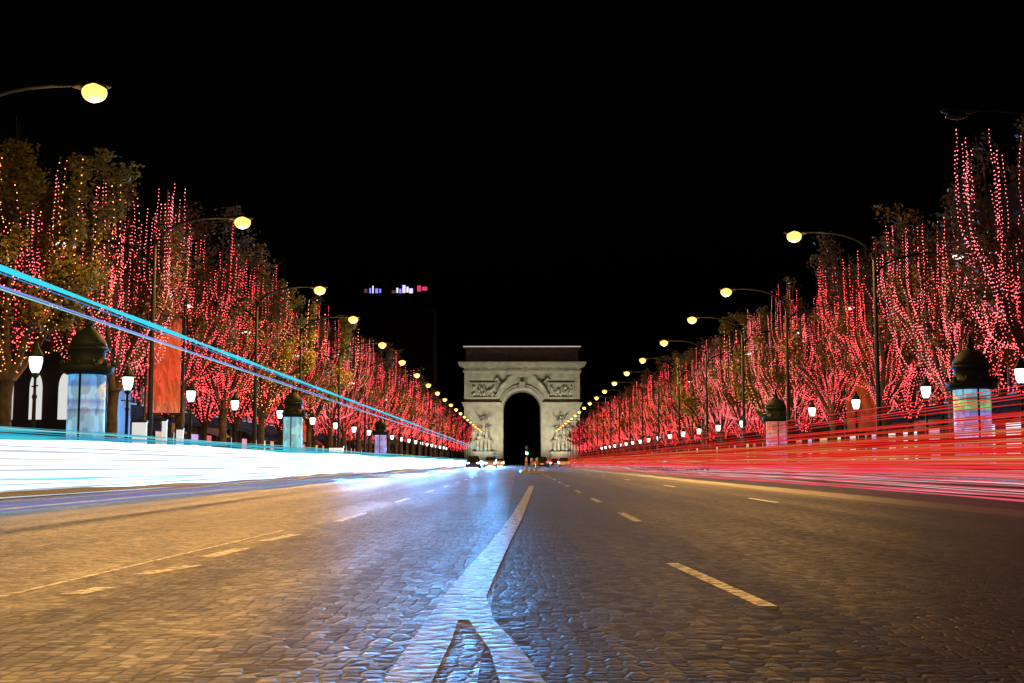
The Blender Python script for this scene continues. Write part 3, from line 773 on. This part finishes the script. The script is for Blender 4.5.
# ------------------------------------------------------------------ cars
PAINTS = [mat('car_black', (.015, .015, .018), .25, var=.1), mat('car_silver', (.4, .4, .42), .3, metal=.6, var=.05), mat('car_white', (.7, .7, .7), .3, var=.05), mat('car_blue', (.02, .04, .12), .25, var=.1)]
def make_car(pm, lit):
    root = empty('car')
    secs = [(-2.15, .35, .72, .70), (-2.05, .25, .92, .82), (-1.2, .2, .98, .88), (-.6, .2, 1.0, .89), (.6, .2, 1.0, .89), (1.3, .2, .95, .88), (2.0, .24, .82, .83), (2.18, .35, .65, .7)]
    vs, fs = [], []
    for y, z0, z1, hw in secs:
        vs += [(-hw * .92, y, z0), (-hw, y, z0 + .15), (-hw, y, z1 - .14), (-hw * .86, y, z1), (hw * .86, y, z1), (hw, y, z1 - .14), (hw, y, z0 + .15), (hw * .92, y, z0)]
    for i in range(len(secs) - 1):
        for k in range(8):
            a, b = i * 8 + k, i * 8 + (k + 1) % 8; fs.append((a, b, b + 8, a + 8))
    fs += [tuple(reversed(range(8))), tuple(range(56, 64))]
    b = MB().add(vs, fs); cab = []
    top = [(-1.0, 1.43, .6), (.35, 1.45, .6)]; low = [(-1.75, .985, .76), (1.15, .985, .78)]
    vs = [(-low[0][2], low[0][0], low[0][1]), (low[0][2], low[0][0], low[0][1]), (low[1][2], low[1][0], low[1][1]), (-low[1][2], low[1][0], low[1][1]),
          (-top[0][2], top[0][0], top[0][1]), (top[0][2], top[0][0], top[0][1]), (top[1][2], top[1][0], top[1][1]), (-top[1][2], top[1][0], top[1][1])]
    b.add([(-.6, -1.0, 1.44), (.6, -1.0, 1.44), (.6, .35, 1.46), (-.6, .35, 1.46), (-.55, -.9, 1.5), (.55, -.9, 1.5), (.55, .25, 1.5), (-.55, .25, 1.5)], [(4, 5, 6, 7), (0, 1, 5, 4), (1, 2, 6, 5), (2, 3, 7, 6), (3, 0, 4, 7)])
    b.build('body', pm, root)
    MB().add(vs, [(0, 1, 5, 4), (1, 2, 6, 5), (2, 3, 7, 6), (3, 0, 4, 7), (4, 5, 6, 7)]).build('window_glass', M['glass'], root)
    for sx in (-1, 1):
        for y in (-1.3, 1.35):
            wl = MB(); wl.tube([(sx * .92, y, .33), (sx * .7, y, .33)], .33, 18); wo = wl.build('wheel', M['rubber'], root)
            MB().tube([(sx * .93, y, .33), (sx * .9205, y, .33)], .2, 12).build('rim', M['grey'], wo)
        MB().ball((sx * .58, 2.12, .62), .16, 10, 6, (1.2, .5, .6)).build('headlight', M['head'] if lit else M['white'], root)
        MB().ball((sx * .66, -2.1, .72), .15, 10, 6, (1.1, .4, .7)).build('tail_light', M['tail'] if lit else AWN[0], root)
    MB().box(-.26, .26, -2.19, -2.152, .45, .56).build('number_plate', M['white'], root)
    return root
protos = {}
def put_car(x, y, rz, pi, lit, label, group):
    k = (pi, lit)
    if k in protos: o = copy_tree(protos[k])
    else: o = protos[k] = make_car(PAINTS[pi], lit)
    o.location = (x, y, 0); o.rotation_euler.z = rz; tag(o, label, 'car', group)
    return o
cn = ['black', 'silver', 'white', 'dark blue']
for i in range(8):
    put_car(14.1, 96 + i * 6.4, 0, i % 4, False, f'{cn[i % 4]} car parked at the right kerb, {ORD[i]} in the parked line', 'cars parked along the right kerb')
    put_car(-12.5, 112 + i * 6.6, math.pi, (i + 1) % 4, False, f'{cn[(i + 1) % 4]} car parked at the left kerb, {ORD[i]} in the parked line', 'cars parked along the left kerb')
for i, (x, y) in enumerate(((3.5, 170), (7.2, 186), (4.2, 214), (10.6, 205), (7.4, 236), (3.8, 262), (10.8, 270))):
    put_car(x, y, 0, i % 4, True, f'distant {cn[i % 4]} car with red tail lights driving towards the arch, {ORD[i]} of seven', 'cars driving towards the arch')
for i, (x, y) in enumerate(((-5.4, 150), (-3.6, 165), (-3.0, 205), (-5.4, 236), (-4.6, 290))):  # placed for road sheen; each car gets an added blue spot
    o = put_car(x, y, math.pi, i % 4, True, f'distant {cn[i % 4]} car with white headlights coming from the arch, {ORD[i]} of five', 'cars coming from the arch')
    L = bpy.data.lights.new('road_sheen_spot', 'SPOT'); L.energy = ROAD_SHEEN; L.color = (.08, .42, 1); L.spot_size = R(50); L.spot_blend = .7; L.shadow_soft_size = .7
    lo = bpy.data.objects.new('road_sheen_spot', L); COL.objects.link(lo); lo.parent = o; lo.location = (0, 2.5, .7); lo.rotation_euler = (R(88), 0, 0)

# ------------------------------------------------------------------ streaks of traffic light over the lanes
SM = {}
def smat(c, s):
    k = (c, s)
    if k not in SM: SM[k] = glow('streak_' + str(len(SM)), c, s, base=(0, 0, 0))
    return SM[k]
def streak(x, z, r, c, s, label, group, y0=6, y1=440, amp=.03, beads=0):
    ph, ph2 = random.uniform(0, 6.28), random.uniform(0, 6.28); wl = random.uniform(25, 60)
    ys = []; y = y0
    while y < y1: ys.append(y); y += 1.2 if y < 60 else 6
    ys.append(y1)
    pts = [(x + amp * 2 * math.sin(y / wl * 1.7 + ph2), y, z + amp * math.sin(y / wl * 6.28 + ph)) for y in ys]
    rad = [r * (1 + .25 * math.sin(y * .9 + ph)) for y in ys]
    rad[0] = rad[-1] = r * .2
    o = MB().tube(pts, rad, 6).build('light_streak', smat(c, s))
    tag(o, label, 'light streak', group)
rs = random.Random(5)
WL = 'thick white headlight streak running low over the left lanes'
for k in range(22):
    streak(-6.9 - rs.uniform(0, 1.6), .25 + .034 * k, rs.uniform(.05, .075), (.55, .79, 1), 2.6, WL, 'white headlight streaks over the left lanes')
for k in range(9):
    streak(-6.62 - rs.uniform(0, .2), .2 + .085 * k, rs.uniform(.006, .018), rs.choice([(.85, .8, .85), (.95, .9, .85), (.7, .8, .9), (.8, .75, .9)]), rs.uniform(.7, 1), 'thin pearly grey streak in front of the white streaks on the left', 'pearly grey streaks over the left lanes', amp=.015)
for k in range(26):
    streak(-8.6 - rs.uniform(0, 1.6), rs.uniform(.85, 1.3), rs.uniform(.006, .016), rs.choice([(.1, .7, .75), (.5, .9, .9), (.05, .45, .7)]), .8, 'fine loose turquoise streak above the white streaks on the left', 'fine turquoise streaks over the left lanes')
for k in range(4):
    streak(-7.0 - rs.uniform(0, 1), .36 + .15 * k, .03, (.25, .85, 1), 1.0, 'thin pale cyan streak within the white streaks on the left', 'pale cyan streaks over the left lanes')
for k in range(5):
    streak(-9.4 - .1 * k, .98 + .04 * k, .035, (.03, .62, .75), .95, 'turquoise streak along the top edge of the white left streaks', 'turquoise streaks over the left lanes')
for k in range(5):
    streak(-6.2 - .06 * k, .05 + .035 * k, .012, (.5, .42, .9), .45, 'thin violet streak close to the road on the left', 'violet streaks near the left lane strip')
streak(-7.0, 3.27, .034, (.05, .75, .95), 1.0, 'bright cyan streak rising high to the left edge, upper of the pair', None, amp=.008)
streak(-7.05, 3.235, .008, (.03, .35, .8), .9, 'fine blue streak just under the bright high cyan one', None, amp=.008)
streak(-7.3, 3.13, .017, (.28, .35, .95), .9, 'blue violet streak rising to the left edge, lower of the pair', None, amp=.008)
streak(-7.35, 3.10, .009, (.3, .85, .85), .9, 'fine pale teal streak under the violet one on the left', None, amp=.008)
RED = [((1, .012, .01), .8), ((1, .03, .02), .7), ((.9, .01, .01), .45), ((1, .05, .06), .8), ((1, .10, .02), .6)]
for k in range(125):
    c, s = rs.choice(RED)
    z = rs.uniform(.3, 1.3) if k % 3 else rs.uniform(.6, 1.95)
    streak(rs.uniform(7.6, 12.5), z, rs.uniform(.004, .012), c, s, 'thin red tail light streak over the right lanes', 'red tail light streaks over the right lanes', amp=.02)
for k in range(5):
    streak(rs.uniform(8.0, 9.5), .44 + .06 * k, rs.uniform(.015, .028), (1, .05, .07), .85, 'thick red streak low over the right lanes', 'thick red streaks over the right lanes', amp=.02)
for k in range(10):
    streak(rs.uniform(7.0, 8.0), .08 + .05 * k, rs.uniform(.006, .016), (1, .13, .2), .75, 'pink streak near the road on the right', 'pink streaks over the right lanes', amp=.02)
for k in range(14):
    streak(rs.uniform(8.5, 13), rs.uniform(.35, .85), rs.uniform(.006, .016), (1, .42, .24), .75, 'pale peach streak low over the right lanes', 'peach streaks over the right lanes', amp=.02)
for k in range(8):
    streak(rs.uniform(7.0, 9), rs.uniform(.1, .5), .006, (1, .6, .62), .9, 'hair-thin pale pink streak near the road on the right', 'hair-thin pale streaks over the right lanes', amp=.02)
for k in range(24):
    streak(rs.uniform(9, 12.8), rs.uniform(.5, 1.5), rs.uniform(.01, .022), (1, .30, .10), .55, 'thin orange streak over the right lanes', 'orange streaks over the right lanes', amp=.02)

for x, y, e in ((-6.4, 104, .5), (-6.4, 72, .2), (-6.45, 50, .07)):     # unseen blue spots without a vehicle, added for headlight sheen on the road
    L = bpy.data.lights.new('road_sheen_spot', 'SPOT'); L.energy = ROAD_SHEEN * e; L.color = (.06, .40, 1); L.spot_size = R(60); L.spot_blend = .7; L.shadow_soft_size = 1.2
    lo = bpy.data.objects.new('road_sheen_spot', L); COL.objects.link(lo); lo.location = (x, y, .75)
    d = Vector((3.5, -y, -.7)); lo.rotation_euler = d.to_track_quat('-Z', 'Y').to_euler(); lo.parent = bpy.data.objects['light_streak']
